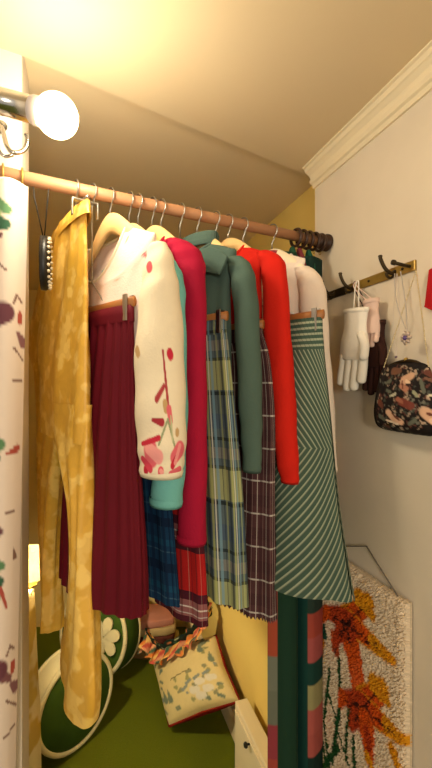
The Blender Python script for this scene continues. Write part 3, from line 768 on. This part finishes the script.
# gloves: a palm, four fingers and a thumb hanging fingertips down
def glove(px, py, label, m, m2, W, LEN, off, fing, thumb=1, roll=0, cord=True, hookpx=355):
    f = wframe(px, py, off); t = thing('glove', label, 'glove', f.o, f.rz, 'gloves hanging from the brass hook rail')
    hw = W / 2
    # cuff, palm
    rg = [(0, 0, 0, hw * .80, .010), (0, 0, -.003, hw * .86, .012), (0, 0, -LEN * .16, hw * .80, .011), (0, 0, -LEN * .26, hw * .82, .012), (0, 0, -LEN * .42, hw * 1.0, .014), (0, 0, -LEN * .58, hw * 1.0, .013), (0, 0, -LEN * .64, hw * .95, .011)]
    mb = loft(catmull(rg, 40), 40, lambda a, tt: .0008 * math.sin(6 * a), .2, bottom=True); mb.build('palm', m, t)
    for i, (fx_, fl) in enumerate(fing):
        x0 = fx_ * hw; r = hw * .255
        pts = [(x0, 0, -LEN * .58), (x0 * 1.02, 0, -LEN * .70), (x0 * 1.06, -.002, -LEN * (.58 + fl * .7)), (x0 * 1.06 + .001, -.004, -LEN * (.58 + fl)), (x0 * 1.06 + .001, -.004, -LEN * (.58 + fl) - r * .7)]
        mb = MB(); mb.tube(catmull(pts, 16), [r] * 12 + [r * .95, r * .85, r * .62, r * .25], 14, flat=(.95, .8)); mb.build('finger', m, t)
    mb = MB(); s = thumb
    mb.tube(catmull([(s * hw * .6, -.004, -LEN * .32), (s * hw * .98, -.008, -LEN * .44), (s * hw * 1.04, -.010, -LEN * .56), (s * hw * 1.0, -.010, -LEN * .64)], 16), [hw * .22] * 12 + [hw * .21, hw * .19, hw * .14, hw * .06], 14); mb.build('thumb', m, t)
    mb = loft([(0, 0, .001, hw * .82, .011), (0, 0, .001, hw * .90, .014), (0, 0, -.008, hw * .90, .014), (0, 0, -.009, hw * .84, .012)], 32); mb.build('cuff_edge', m2, t)
    if cord:
        # loop up to the hook
        hx, hz = f.L(hookpx, 283)
        mb = MB(); mb.tube(catmull([(-.008, 0, -.004), (hx - .006, .002, hz - .01), (hx, .004, hz + .004), (hx + .006, .002, hz - .01), (.010, 0, -.004)], 24), .0014, 8); mb.build('loop', m2, t)
    t.rotation_euler = (0, math.radians(roll), f.rz)
    return t
M_wg = cloth('white_glove_cotton', (244, 236, 222), .05)
M_pk = cloth('pale_pink_cotton', (232, 200, 184), .06)
M_bg = cloth('dark_brown_suede', (62, 34, 28), .2)
glove(356, 309, 'white cotton glove hanging in front on the brass hook rail', M_wg, M_wg, .094, .182, .052, [(-.74, .36), (-.25, .42), (.25, .40), (.74, .30)], 1, 5)
glove(371, 300, 'pale pink glove partly hidden behind the white glove', M_pk, M_pk, .052, .12, .028, [(-.74, .25), (-.25, .3), (.25, .28), (.74, .2)], -1)
glove(375, 322, 'dark brown glove hanging behind the white glove', M_bg, M_bg, .070, .160, .018, [(-.74, .36), (-.25, .42), (.25, .38), (.74, .28)], 1)
# handbag
fb = wframe(404, 372, .035)
hb = thing('handbag', 'black evening bag with pale rose print hanging from the brass rail', 'handbag', fb.o, fb.rz)
rowsb = [(363,394,420),(366,385,427),(372,381,431),(385,379,434),(400,377,437),(415,376,439),(426,377,439),(431,380,436),(433,386,430)]
rg = []
for i, (py, l, r) in enumerate(rowsb):
    xl, _ = fb.L(l, py); xr, _ = fb.L(r, py); c, z = fb.L((l + r) / 2, py)
    rg.append(((xl + xr) / 2, 0, z, (xr - xl) / 2, [.006, .009, .012, .02, .026, .028, .024, .015, .006][i]))
mb = loft(catmull(rg, 110), 160, lambda a, t: .0015 * math.sin(16 * a) * t, .4, top=True, bottom=True)
def bagcol():
    caps = []
    def c(px0, py0, px1, py1, r0, r1, col):
        a = fb.L(px0, py0, -.02); b = fb.L(px1, py1, -.02); s = .0017
        caps.append((a[0], a[1], b[0], b[1], r0 * s, r1 * s, col))
    RS, RS2, BR, GR = (206,164,134), (176,122,98), (104,58,46), (96,98,84)
    c(390,371,396,371,5,4,(112,76,58)); c(403,380,408,376,6,5,RS); c(401,386,406,389,3,4,RS2); c(405,381,409,384,2.2,2,(230,196,164)); c(401,381,403,388,1.2,1.2,BR); c(407,385,410,384,1.6,1.6,(40,24,20))
    c(385,383,389,381,2,3,GR); c(420,372,426,376,3,3,BR); c(417,380,421,392,2,2,GR); c(420,378,428,382,1.5,2.5,(120,84,66))
    c(380,402,384,406,4,4,BR); c(404,402,412,406,5,5,(116,58,48)); c(400,399,404,402,3,2,(150,92,72)); c(392,396,397,394,1.5,2.2,(190,186,160)); c(387,390,391,392,2,2,GR)
    c(391,412,396,418,4,5,RS); c(397,418,403,422,4,4,RS); c(395,413,402,420,1.4,1.4,BR); c(389,420,400,424,1.2,1.6,(220,196,170)); c(381,416,386,419,3,3,GR); c(384,425,390,427,2,2,(90,60,50))
    c(424,396,430,394,1.4,2.2,(210,200,170)); c(423,412,430,420,6,7,RS); c(425,414,431,416,1.6,1.6,BR); c(428,421,433,424,3,3,(226,190,160)); c(411,424,416,420,2.4,2.4,GR); c(413,392,416,396,2,2,(150,150,120))
    rn = random.Random(4); fl = []
    for _ in range(260):
        x, z = fb.L(rn.uniform(376, 438), rn.uniform(366, 430), -.02); q = rn.uniform(.0012, .0034)
        fl.append((x, z, x + rn.uniform(-.005, .005), z + rn.uniform(-.005, .005), q, q * .6, rn.choice([(110,108,96), (150,130,110), (90,54,46), (70,72,64), (176,150,128)])))
    A = np.array(mb.v); return paint(A[:, [0, 2]], (26, 20, 20), fl + caps)
mb.build('bag_body', painted('rose_print_satin', .6, .2, 150, .001, .05), hb, cols=bagcol())
x0, z0 = fb.L(383, 370); x1, z1 = fb.L(429, 370); xm, zm = fb.L(406, 362)
mb = MB(); mb.tube(catmull([(x0, 0, z0 - .02), (x0 + .004, 0, z0), (xm - .02, 0, zm), (xm + .02, 0, zm), (x1 - .004, 0, z1), (x1, 0, z1 - .02)], 30), .0038, 10); mb.build('clasp_frame', M_darkbrass, hb)
mb = MB(); mb.lathe([(.0045 * math.sin(b), -.0045 * math.cos(b)) for b in np.linspace(.01, 3.13, 8)], 10, Matrix.Translation((xm, 0, zm + .005))); mb.build('clasp', M_brass, hb)
hx, hz = fb.L(412, 271)
for (sx, sz), nm in (((x0, z0), 'strap'), ((x1, z1), 'strap')):
    mb = MB(); p0 = Vector((sx, 0, sz)); p1 = Vector((hx, .01, hz + .002)); n = 46
    for i in range(n):
        a = p0.lerp(p1, i / n); b = p0.lerp(p1, (i + .85) / n); mb.tube([tuple(a), tuple(b)], .0014 if i % 2 else .0009, 6)
    mb.build(nm, plain('pale_gold_chain', (226, 206, 160), .35, .4), hb)
# necklace
fn = wframe(402, 272, .035)
nk = thing('necklace', 'silver chain necklace with a flower pendant hanging from the rail', 'necklace', fn.o, fn.rz)
px_, pz_ = fn.L(408, 338); bx_, bz_ = fn.L(399, 272)
for dx in (-.012, .004):
    mb = MB(); p0 = Vector((bx_ + dx, 0, bz_)); p1 = Vector((px_, -.002, pz_ + .012)); n = 56
    for i in range(n):
        t0, t1 = i / n, (i + .8) / n; bow = lambda t: Vector((dx * .9 * math.sin(math.pi * t), 0, 0))
        mb.tube([tuple(p0.lerp(p1, t0) + bow(t0)), tuple(p0.lerp(p1, t1) + bow(t1))], .0012, 6)
    mb.build('chain', plain('silver_chain', (214, 206, 198), .3, .6), nk)
mb = MB()
for i in range(7):
    a = 2 * math.pi * i / 7
    mb.tube([(px_ + .002 * math.cos(a), -.004, pz_ + .002 * math.sin(a)), (px_ + .009 * math.cos(a), -.006, pz_ + .009 * math.sin(a)), (px_ + .014 * math.cos(a), -.004, pz_ + .014 * math.sin(a))], [.002, .0045, .0012], 8)
mb.build('pendant_petals', plain('silver_petals', (196, 178, 164), .3, .5), nk)
mb = MB(); mb.lathe([(.005 * math.sin(b), -.005 * math.cos(b)) for b in np.linspace(.01, 3.13, 10)], 12, Matrix.Translation((px_, -.007, pz_))); mb.build('pendant_stone', plain('violet_stone', (96, 76, 130), .2), nk)
# necklace 2: beaded drop on the left of the hook
fn2 = wframe(398, 274, .030)
n2_ = thing('necklace', 'fine bead necklace ending just above the left corner of the evening bag', 'necklace', fn2.o, fn2.rz)
xa2, za2 = fn2.L(397, 274); xb2, zb2 = fn2.L(396, 357)
mb = MB()
for sgn_ in (-1, 1):
    pts = [(xa2, 0, za2), (xa2 + (xb2 - xa2) * .5 + sgn_ * .009, 0, (za2 + zb2) / 2), (xb2, 0, zb2)]
    for q in catmull(pts, 60): mb.lathe([(.0011 * math.sin(b), -.0011 * math.cos(b)) for b in np.linspace(.01, 3.13, 5)], 6, Matrix.Translation(q))
mb.build('beads', plain('pearl_beads', (226, 210, 196), .35), n2_)
mb = MB(); mb.lathe([(.0028 * math.sin(b), -.0028 * math.cos(b)) for b in np.linspace(.01, 3.13, 7)], 8, Matrix.Translation((xb2, 0, zb2))); mb.build('drop', plain('smoky_drop', (120, 100, 110), .3), n2_)
# red cloth corner at the right frame edge
fr2 = wframe(434, 290, .004)
a = fr2.L(426, 307); b = fr2.L(431, 270); c = fr2.L(446, 262); d_ = fr2.L(446, 316)
mb = MB(); mb.prism([a, (a[0] + .002, a[1] + .004), b, c, d_], -.006, 0); o = mb.build('pennant', cloth('red_felt', (196, 30, 36), .1), None, False, .001)
o.location = fr2.o; o.rotation_euler = (0, 0, fr2.rz); tag(o, 'red felt pennant on the white wall at the right frame edge', 'pennant')
# latch-hook rug
fu = wframe(375, 600, .004)
rug = thing('wall_rug', 'shaggy cream rug with orange autumn leaves hung on the right wall', 'wall hanging', fu.o, fu.rz)
xl, _ = fu.L(312, 600); xr, zt = fu.L(412, 603); zb = zt - .62
caps = []
def rc(px0, py0, px1, py1, r0, r1, col):
    a = fu.L(px0, py0); b = fu.L(px1, py1); s = .0021; s = .0039 if col not in ((70,28,20), (30,74,36)) else (.0026 if col == (70,28,20) else .0036)
    caps.append((a[0], a[1], b[0], b[1], r0 * s, r1 * s, col))
YL, OR, OD, DK, GN, TL = (214,146,24), (206,84,22), (176,62,26), (70,28,20), (30,74,36), (34,74,60)
# stems
for (x, y0, x2, y1, r) in ((336,668,330,720,1.7),(330,720,336,770,1.7),(345,655,347,700,1.8),(347,700,338,760,2.2),(325,690,326,730,1.5),(326,730,333,765,2),(356,700,352,750,1.7),(360,735,361,770,1.8),(340,640,346,660,1.3),(345,745,325,770,2.4),(334,690,342,715,1.3),(318,700,322,760,1.6),(341,720,356,765,1.4)):
    rc(x, y0, x2, y1, r, r, GN)
rc(330,622,330,632,1,4.5,TL); rc(328,640,326,655,4,3,(196,120,34)); rc(340,634,342,648,4,5,(186,84,40)); rc(343,640,341,652,2,1.4,(110,52,40))
def leaf(cx, cy, s=1):
    for (dx0, dy0, dx1, dy1, r0, r1, col) in (
        (-2,-4,-22,-12,9,4.5,OD),(-20,-12,-24,-4,5,3,OR),(2,-6,22,-22,9,6,YL),(4,-4,18,-18,8,6,OR),(14,-24,26,-8,7,4,YL),(4,0,30,22,9,6,YL),(4,0,26,18,8,5,OR),(28,20,46,36,6,3.5,YL),
        (0,4,4,26,10,8,OR),(-4,4,-12,20,8,3.5,OD),(0,-2,2,4,9,9,OD)):
        rc(cx+dx0*s, cy+dy0*s, cx+dx1*s, cy+dy1*s, r0, r1, col)
    rnd = random.Random(int(cx))
    for (dx, dy) in ((-20,-9),(16,-16),(38,30),(4,24),(-10,16)):
        for i in range(7):
            t = (i + rnd.random()) / 9
            jx, jy = rnd.uniform(-3.2, 3.2), rnd.uniform(-3.2, 3.2)
            rc(cx + dx*s*t + jx, cy + dy*s*t + jy, cx + dx*s*t + jx + 1.5, cy + dy*s*t + jy + 1.2, 1.15, 1.05, DK)
        rc(cx, cy, cx + dx*s*.9, cy + dy*s*.9, 1.1, .6, DK)
rc(358,640,366,690,9,8,OR); rc(360,650,365,685,5,6,(214,96,40))
leaf(353, 622); leaf(369, 706, .95)
rc(373,720,376,758,8,4.5,OR); rc(374,730,376,752,4,2,OD); rc(375,756,378,762,4,3,YL); rc(400,748,404,762,4.5,3,YL)
nx, nz = 150, 250
v, f, uv = [], [], []
rnd = np.random.RandomState(3)
for j in range(nz + 1):
    for i in range(nx + 1):
        x = xl + (xr - xl) * i / nx + rnd.uniform(-.0009, .0009); z = zt + (zb - zt) * j / nz + rnd.uniform(-.0009, .0009)
        e = min(i, nx - i, j, nz - j); y = -.010 * min(1, e / 5) ** .5 - (.004 + .009 * rnd.rand()) * (e > 0)
        v.append((x, y, z)); uv.append((x, z))
for j in range(nz):
    for i in range(nx): f.append((j*(nx+1)+i, (j+1)*(nx+1)+i, (j+1)*(nx+1)+i+1, j*(nx+1)+i+1))
cv = paint(np.array(uv) + rnd.uniform(-.0022, .0022, (len(uv), 2)), (226, 206, 178), caps)
cv *= (.9 + .2 * rnd.rand(len(cv), 1))
mb = MB(); mb.add(v, f, uv); mb.build('pile', painted('wool_pile', .95, .5, 300, .003, .05), rug, cols=cv, smooth=False)
mb = MB(); mb.box((xl, -.004, zb), (xr, 0, zt)); mb.build('backing', cloth('canvas_backing', (214, 196, 166), .05), rug, False)
a = fu.L(368, 546); b = fu.L(344, 546)
mb = MB(); mb.tube([(xr - .03, -.008, zt), (a[0], -.004, a[1]), (b[0], -.004, b[1]), (xl + .03, -.008, zt)], .0016, 8); mb.build('cord', plain('grey_cord', (110, 100, 88), .7), rug)

# ================================================================= FLOOR THINGS
def orient(nrm, c):
    n = Vector(nrm).normalized(); up = Vector((0, 0, 1)); x = up.cross(n).normalized(); y = n.cross(x)
    return Matrix(((x.x, y.x, n.x, c[0]), (x.y, y.y, n.y, c[1]), (x.z, y.z, n.z, c[2]), (0, 0, 0, 1)))
M_gc = cloth('green_velvet', (68, 98, 32), .2)
M_cp = cloth('cream_felt', (236, 222, 176), .06)
def round_cushion(label, c, nrm, R_, T, side):
    O = thing('round_cushion', label, 'cushion', c, 0, 'round green cushions on the carpet')
    Mx = orient(nrm, (0, 0, 0))
    pr = [(0, T * .62), (R_ * .3, T * .61), (R_ * .6, T * .58), (R_ * .85, T * .5), (R_ * .95, T * .44)]
    mb = MB(); mb.lathe(pr, 48, Mx); mb.build('face', M_gc, O)
    mb = MB(); mb.lathe([(r, -z) for r, z in pr], 48, Mx); mb.build('face', M_gc, O)
    mb = MB(); mb.lathe([(R_ * .95, T * .44), (R_ * .99, T * .36), (R_ * 1.0, 0), (R_ * .99, -T * .36), (R_ * .95, -T * .44)], 48, Mx); mb.build('side_panel', side, O)
    for s in (-1, 1):
        mb = MB(); mb.tube([tuple(Mx @ Vector((R_ * .955 * math.cos(a), R_ * .955 * math.sin(a), s * T * .43))) for a in np.linspace(0, 2 * math.pi, 49)], .012, 10, cap=False); mb.build('piping', M_cp, O)
    return O, Mx
zR = .235
round_cushion('green round cushion with cream side, nearest the curtain and behind the gold trousers', (P(70, 700, 1.90)[0], 1.90, .213), (.80, -.58, .06), .205, .13, M_cp)
O, Mx = round_cushion('green round cushion with a cream flower on its face', (P(100, 655, 2.36)[0], 2.36, zR + .012), (-.38, -.90, .22), zR, .16, M_gc)
mb = MB()
for i in range(6):
    a = 2 * math.pi * i / 6 + .3; ca, sa = math.cos(a), math.sin(a)
    n = 14; v = []; L_ = .105
    for j in range(n):
        b = 2 * math.pi * j / n; rr0 = .055 + .05 * math.cos(b); w = .030 * math.sin(b) * (1 + .3 * math.cos(b))
        for z in (.098, .108): v.append(Mx @ Vector((rr0 * ca - w * sa + .105, rr0 * sa + w * ca + .02, z)))
    f = [tuple(range(0, 2*n, 2)), tuple(reversed(range(1, 2*n, 2)))] + [(2*j, 2*j+1, (2*j+3) % (2*n), (2*j+2) % (2*n)) for j in range(n)]
    mb.add([tuple(q) for q in v], f)
mb.build('flower_applique', M_cp, O, False)
# tapestry cushion leaning against the side wall
bl, br, tr, tl = [Vector(q) for q in ((-.226, 1.94, .04), (.108, 1.81, .265), (.0, 2.13, .36), (-.375, 2.36, .09))]
cc = (bl + br + tr + tl) / 4
nrm = (br - bl).cross(tl - bl).normalized()
if nrm.y > 0 and nrm.z < 0: nrm = -nrm
if nrm.z < 0: nrm = -nrm
tc = thing('cushion', 'square tapestry cushion with faded landscape and red back leaning by the skirting', 'cushion', cc)
def pil(sgn_, m, name, cols=False, n=70):
    v, f, uv = [], [], []
    for j in range(n + 1):
        for i in range(n + 1):
            s, t = i / n, j / n
            pinch = 1 - .10 * (4 * s * (1 - s)) * (1 if t in (0, 1) else 1) * 0
            p = bl * (1-s)*(1-t) + br * s*(1-t) + tr * s*t + tl * (1-s)*t
            e = (max(0, 4*s*(1-s)) * max(0, 4*t*(1-t))) ** .38
            p = p + (cc - p) * .06 * (1 - abs(2*s-1)) * (abs(2*t-1) ** 6) + (cc - p) * .06 * (1 - abs(2*t-1)) * (abs(2*s-1) ** 6)
            q = p - cc + nrm * sgn_ * (.085 if sgn_ > 0 else .09) * e
            v.append(tuple(q)); uv.append((s, t))
    for j in range(n):
        for i in range(n): f.append((j*(n+1)+i, j*(n+1)+i+1, (j+1)*(n+1)+i+1, (j+1)*(n+1)+i))
    mb = MB(); mb.add(v, f, uv)
    cv = None
    if cols:
        rn = random.Random(5); cp = []
        B1, B2, W_, G_ = (140,148,142), (120,132,112), (226,218,200), (160,156,106)
        for _ in range(60):
            s = rn.uniform(.05, .95); t = rn.uniform(.05, .95)
            if .2 < s < .75 and .45 < t < .85: continue
            cp.append((s, t, s + rn.uniform(-.05, .05), t + rn.uniform(-.03, .05), rn.uniform(.012, .04), rn.uniform(.01, .03), rn.choice([B1, B2, G_, (150,146,110)])))
        for (s, t) in ((.12,.22),(.2,.2),(.85,.85),(.8,.72),(.9,.55)): cp.append((s, t, s, t + .12, .045, .01, B2))
        for (s, t) in ((.55,.2),(.65,.28),(.72,.18),(.6,.12),(.8,.3)): cp.append((s, t, s + .06, t, .05, .04, W_))
        for (s, t) in ((.5,.3),(.62,.33),(.75,.36),(.42,.24)): cp.append((s, t, s + .07, t + .03, .022, .018, B1))
        cp.append((.3,.42,.6,.47,.008,.006,(120,106,70))); cp.append((.3,.72,.55,.82,.006,.005,(150,130,84)))
        cv = paint(np.array(uv), (226, 206, 148), cp)
    mb.build(name, m, tc, cols=cv)
pil(1, painted('tapestry', .9, .4, 160, .003, .12), 'front', True)
pil(-1, cloth('red_velvet', (140, 22, 18), .2), 'back')
edge = [bl, br, tr, tl, bl]; pts = []
for a, b in zip(edge, edge[1:]):
    for i in range(12):
        s = i / 12; p = a.lerp(b, s); p = p + (cc - p) * .06 * (1 - abs(2*s-1)); pts.append(tuple(p - cc))
pts.append(pts[0]); mb = MB(); mb.tube(pts, .006, 8, cap=False); mb.build('piping', cloth('red_cord', (150, 34, 22), .2), tc)
# printed frilled scarf heaped along the cushion's top edge
sp = [(-.40, 2.30, .16), (-.385, 2.27, .22), (-.345, 2.23, .185), (-.29, 2.20, .175), (-.22, 2.19, .215), (-.14, 2.16, .275), (-.075, 2.15, .345), (-.035, 2.16, .42), (-.05, 2.2, .47)]
sp = [(x, y, z + .075) for x, y, z in sp]
cf = catmull(sp, 90); v, f = [], []; base = Vector(sp[4]); ns = 20
sc_ = thing('scarf', 'black and orange printed frilled scarf heaped on the top edge of the tapestry cushion', 'scarf', tuple(base))
def frill(name, w, amp, m, colr, off):
    mb = MB(); v, f, uv = [], [], []
    n = len(cf); cols = []
    rn = np.random.RandomState(2)
    for i, p in enumerate(cf):
        p = Vector(p) - base
        for k_ in range(11):
            s = k_ / 10 - .5
            d_ = Vector((-.15 + .2 * math.sin(i * .3), -.55, .75)).normalized() if off == 0 else Vector((-.2, -.8, -.25)).normalized()
            q = p + d_ * (s * w + off * w * .45) + Vector((0, -.02 * math.cos(s * 3), 0)) + Vector((math.sin(i * 1.1), math.cos(i * .9) * .6, math.sin(i * .8 + 1))) * amp * (abs(s) + .15)
            v.append(tuple(q)); uv.append((i / n, k_ / 10))
    for i in range(n - 1):
        for k_ in range(10): f.append((i*11+k_, (i+1)*11+k_, (i+1)*11+k_+1, i*11+k_+1))
    mb.add(v, f, uv)
    o = mb.build(name, m, sc_, cols=colr(np.array(uv)))
    o.modifiers.new('Solidify', 'SOLIDIFY').thickness = .004
    o.modifiers.new('Subdivision', 'SUBSURF').levels = 1
def c_dark(uvs):
    rn = random.Random(9); cp = []
    for _ in range(46):
        s, t = rn.random(), rn.random(); cp.append((s, t * .1, s + .004, t * .1, .010, .008, rn.choice([(190,196,150),(60,110,84),(206,120,70),(90,140,110)])))
    return paint(np.stack([uvs[:, 0], uvs[:, 1] * .1], 1), (26, 44, 36), cp)
def c_or(uvs):
    cols = [(224,128,60),(236,190,110),(206,90,74),(230,160,120),(70,100,80)]
    return np.array([lin(cols[int(u * 31 + 3 * t) % 5]) for u, t in uvs])
frill('band', .10, .008, painted('black_print', .7, .1, 100, .001, .05), c_dark, 0)
frill('frill', .10, .024, painted('orange_print', .7, .1, 100, .001, .05), c_or, 1)
# carton behind the cushions
bx = thing('cardboard_box', 'small tan cardboard box at the back behind the round cushions', 'box', (-.74, 2.65, 0), .1)
mb = MB(); mb.box((-.17, -.09, 0), (.17, .09, .36)); M_card = plain('cardboard', (206, 178, 104), .85, var=.08); mb.build('carton', M_card, bx, False, .003)
mb = MB(); mb.box((-.17, -.09, .362), (.17, -.002, .366)); mb.build('flap', M_card, bx, False)
mb = MB(); mb.box((-.17, .002, .362), (.17, .09, .366)); mb.build('flap', M_card, bx, False)
mb = MB(); mb.box((-.17, -.015, .3665), (.17, .015, .368)); mb.build('tape', plain('buff_tape', (176, 140, 74), .4), bx, False)
# folded cloths pile
fc_ = [((150,112,62), 'folded brown cloth at the bottom of the pile behind the scarf'), ((206,180,110), 'folded straw yellow cloth, second from the bottom of the pile'), ((120,64,54), 'folded russet cloth in the middle of the pile behind the scarf'), ((226,196,140), 'folded cream cloth, second from the top of the pile'), ((222,150,130), 'folded salmon pink cloth on top of the pile behind the scarf')]
z = 0
for i, (c, lab) in enumerate(fc_):
    h = .05; W_ = .15 - .006 * i; D_ = .10
    pts = []
    mb = MB()
    rg = [(0, 0, .002, W_ * .96, D_ * .96), (0, 0, .008, W_, D_), (0, 0, h * .5, W_ * 1.02, D_ * 1.02), (0, 0, h - .008, W_, D_), (0, 0, h - .002, W_ * .96, D_ * .96)]
    loft(catmull(rg, 12), 48, lambda a, t: .004 * math.sin(5 * a + i), .4, top=True, bottom=True, mb=mb, power=.35)
    o = mb.build('folded_cloth', cloth('folded_cloth_%s' % 'abcde'[i], c, .15)); o.location = (-.40 + .008 * (i % 2), 2.55, z); o.rotation_euler = (0, 0, .1 * (i - 2)); z += h
    tag(o, lab, 'folded cloth', 'folded cloths piled behind the scarf')
# little cream cupboard on the skirting
q = onrec(1.60, .032)
cbx = thing('wall_cabinet', 'low cream box cabinet with a black knob against the alcove wall', 'cabinet', (q.x, q.y, 0), math.atan2(-wd.y, -wd.x))
zt_ = H - (697 - 384) / F * 1.745
mb = MB(); mb.box((-.15, -.058, 0), (.28, 0, zt_)); mb.build('carcass', M_trim, cbx, False, .004)
mb = MB(); mb.box((-.13, -.066, .03), (.26, -.058, zt_ - .02)); dd = mb.build('door', M_trim, cbx, False, .002)
xk = .03
mb = MB(); mb.lathe([(0, 0), (.004, 0), (.004, .008), (.010, .012), (.011, .018), (.007, .023), (0, .024)], 16, Matrix.Translation((xk, -.066, zt_ - .03)) @ Matrix.Rotation(math.pi / 2, 4, 'X')); mb.build('knob', M_black, dd)

# ---- draped stand with table lamp behind the curtain
TX, TY = -.880, 1.50
TZ = H - (604 - 384) / F * 1.42
ds = thing('side_table', 'tall round stand behind the floral curtain', 'side table', (TX, TY, 0))
mb = MB(); mb.lathe([(0, TZ - .03), (.17, TZ - .03), (.175, TZ - .02), (.17, TZ - .006), (0, TZ - .006)], 40); mb.build('tabletop', M_bar, ds)
mb = MB(); mb.lathe([(.0, .0), (.12, .0), (.12, .02), (.03, .05), (.025, TZ - .03), (0, TZ - .03)], 24); mb.build('pedestal', M_bar, ds)
k = MatB('ochre_print_cloth', .85, spec=.15)
n1 = ((k.noise(7, 2) - .50) * 16.0).clamp(); k.base(k.mix(n1, (240, 224, 184), (214, 184, 104))); k.bump(k.noise(200, 2), .2, .002)
def tcf(a, t): return (.014 * math.sin(9 * a) + .006 * math.sin(4 * a + 1)) * min(1, max(0, (t - .16) * 2))
rg = [(0, 0, TZ, .001, .001), (0, 0, TZ, .10, .10), (0, 0, TZ, .165, .165), (0, 0, TZ - .004, .178, .178), (0, 0, TZ - .03, .183, .183), (0, 0, TZ * .7, .190, .190), (0, 0, TZ * .4, .20, .20), (0, 0, .02, .205, .205)]
rgx = rg[:4] + catmull(rg[3:], 50)
o = loft(rgx, 120, tcf, 1.2).build('tablecloth', k.m); o.location = (TX, TY, 0)
tag(o, 'cream cloth with ochre print draped over the stand at lower left', 'tablecloth')
lx, ly = -.725, 1.55
lm = thing('table_lamp', 'small lit lamp glowing on the draped stand behind the curtain', 'lamp', (lx, ly, TZ))
mb = MB(); mb.lathe([(0, 0.001), (.03, 0.001), (.03, .008), (.012, .014), (.010, .026), (0, .028)], 20); mb.build('base', M_brass, lm)
mb = MB(); mb.lathe([(.010, .026)] + [(.026 * math.sin(a), .055 - .026 * math.cos(a)) for a in np.linspace(.4, math.pi - .02, 14)], 20); mb.build('bulb', glow('lamp_glow', (255, 214, 120), 25.0), lm)
mb = MB(); mb.lathe([(.092, .050), (.094, .052), (.050, .140), (.012, .146), (.0, .146), (.0, .143), (.012, .143), (.048, .137), (.092, .050)], 36); 
sm = bpy.data.materials.new('straw_shade'); sm.use_nodes = True; nt_ = sm.node_tree; nt_.nodes.remove(nt_.nodes['Principled BSDF'])
t1 = nt_.nodes.new('ShaderNodeBsdfTranslucent'); t1.inputs[0].default_value = lin4((255, 244, 214)); t2 = nt_.nodes.new('ShaderNodeBsdfDiffuse'); t2.inputs[0].default_value = lin4((240, 220, 170))
mx_ = nt_.nodes.new('ShaderNodeMixShader'); mx_.inputs[0].default_value = .5
nt_.links.new(t1.outputs[0], mx_.inputs[1]); nt_.links.new(t2.outputs[0], mx_.inputs[2]); nt_.links.new(mx_.outputs[0], nt_.nodes['Material Output'].inputs[0])
mb.build('lamp_shade', sm, lm)
mb = MB(); mb.tube([(0, 0, .10), (0, 0, .144)], .003, 8); mb.build('stem', M_brass, lm)

# ================================================================= LIGHT
def point(name, loc, power, c, r):
    l = bpy.data.lights.new(name, 'POINT'); l.energy = power; l.color = c; l.shadow_soft_size = r
    o = bpy.data.objects.new(name, l); o.location = loc; C.objects.link(o); return o
point('bulb_light', (BP[0] + .0, BP[1] - .0, BP[2]), 14.0, (1, .89, .68), .045)
point('lamp_light', (lx, ly, TZ + .066), 82, (1, .84, .52), .03)
point('front_fill', (.15, -1.0, 1.75), 40, (1, .90, .74), .12)  # unseen fill added behind the camera to brighten garments and alcove ceiling
w = bpy.data.worlds.new('World'); bpy.context.scene.world = w; w.use_nodes = True
w.node_tree.nodes['Background'].inputs[0].default_value = (1.0, .89, .72, 1)
w.node_tree.nodes['Background'].inputs[1].default_value = .6
# ================================================================= CAMERA
cam = bpy.data.cameras.new('Camera'); cam.sensor_fit = 'VERTICAL'; cam.sensor_height = 24
cam.lens = 24 * F / 768; cam.clip_start = .01
co = bpy.data.objects.new('Camera', cam); co.location = (0, 0, H); co.rotation_euler = (math.pi / 2, 0, 0); C.objects.link(co)
sc0 = bpy.context.scene; sc0.camera = co
sc0.view_settings.view_transform = 'Standard'; sc0.view_settings.look = 'None'; sc0.view_settings.exposure = 0; sc0.view_settings.gamma = 1
sc0.view_settings.use_curve_mapping = False
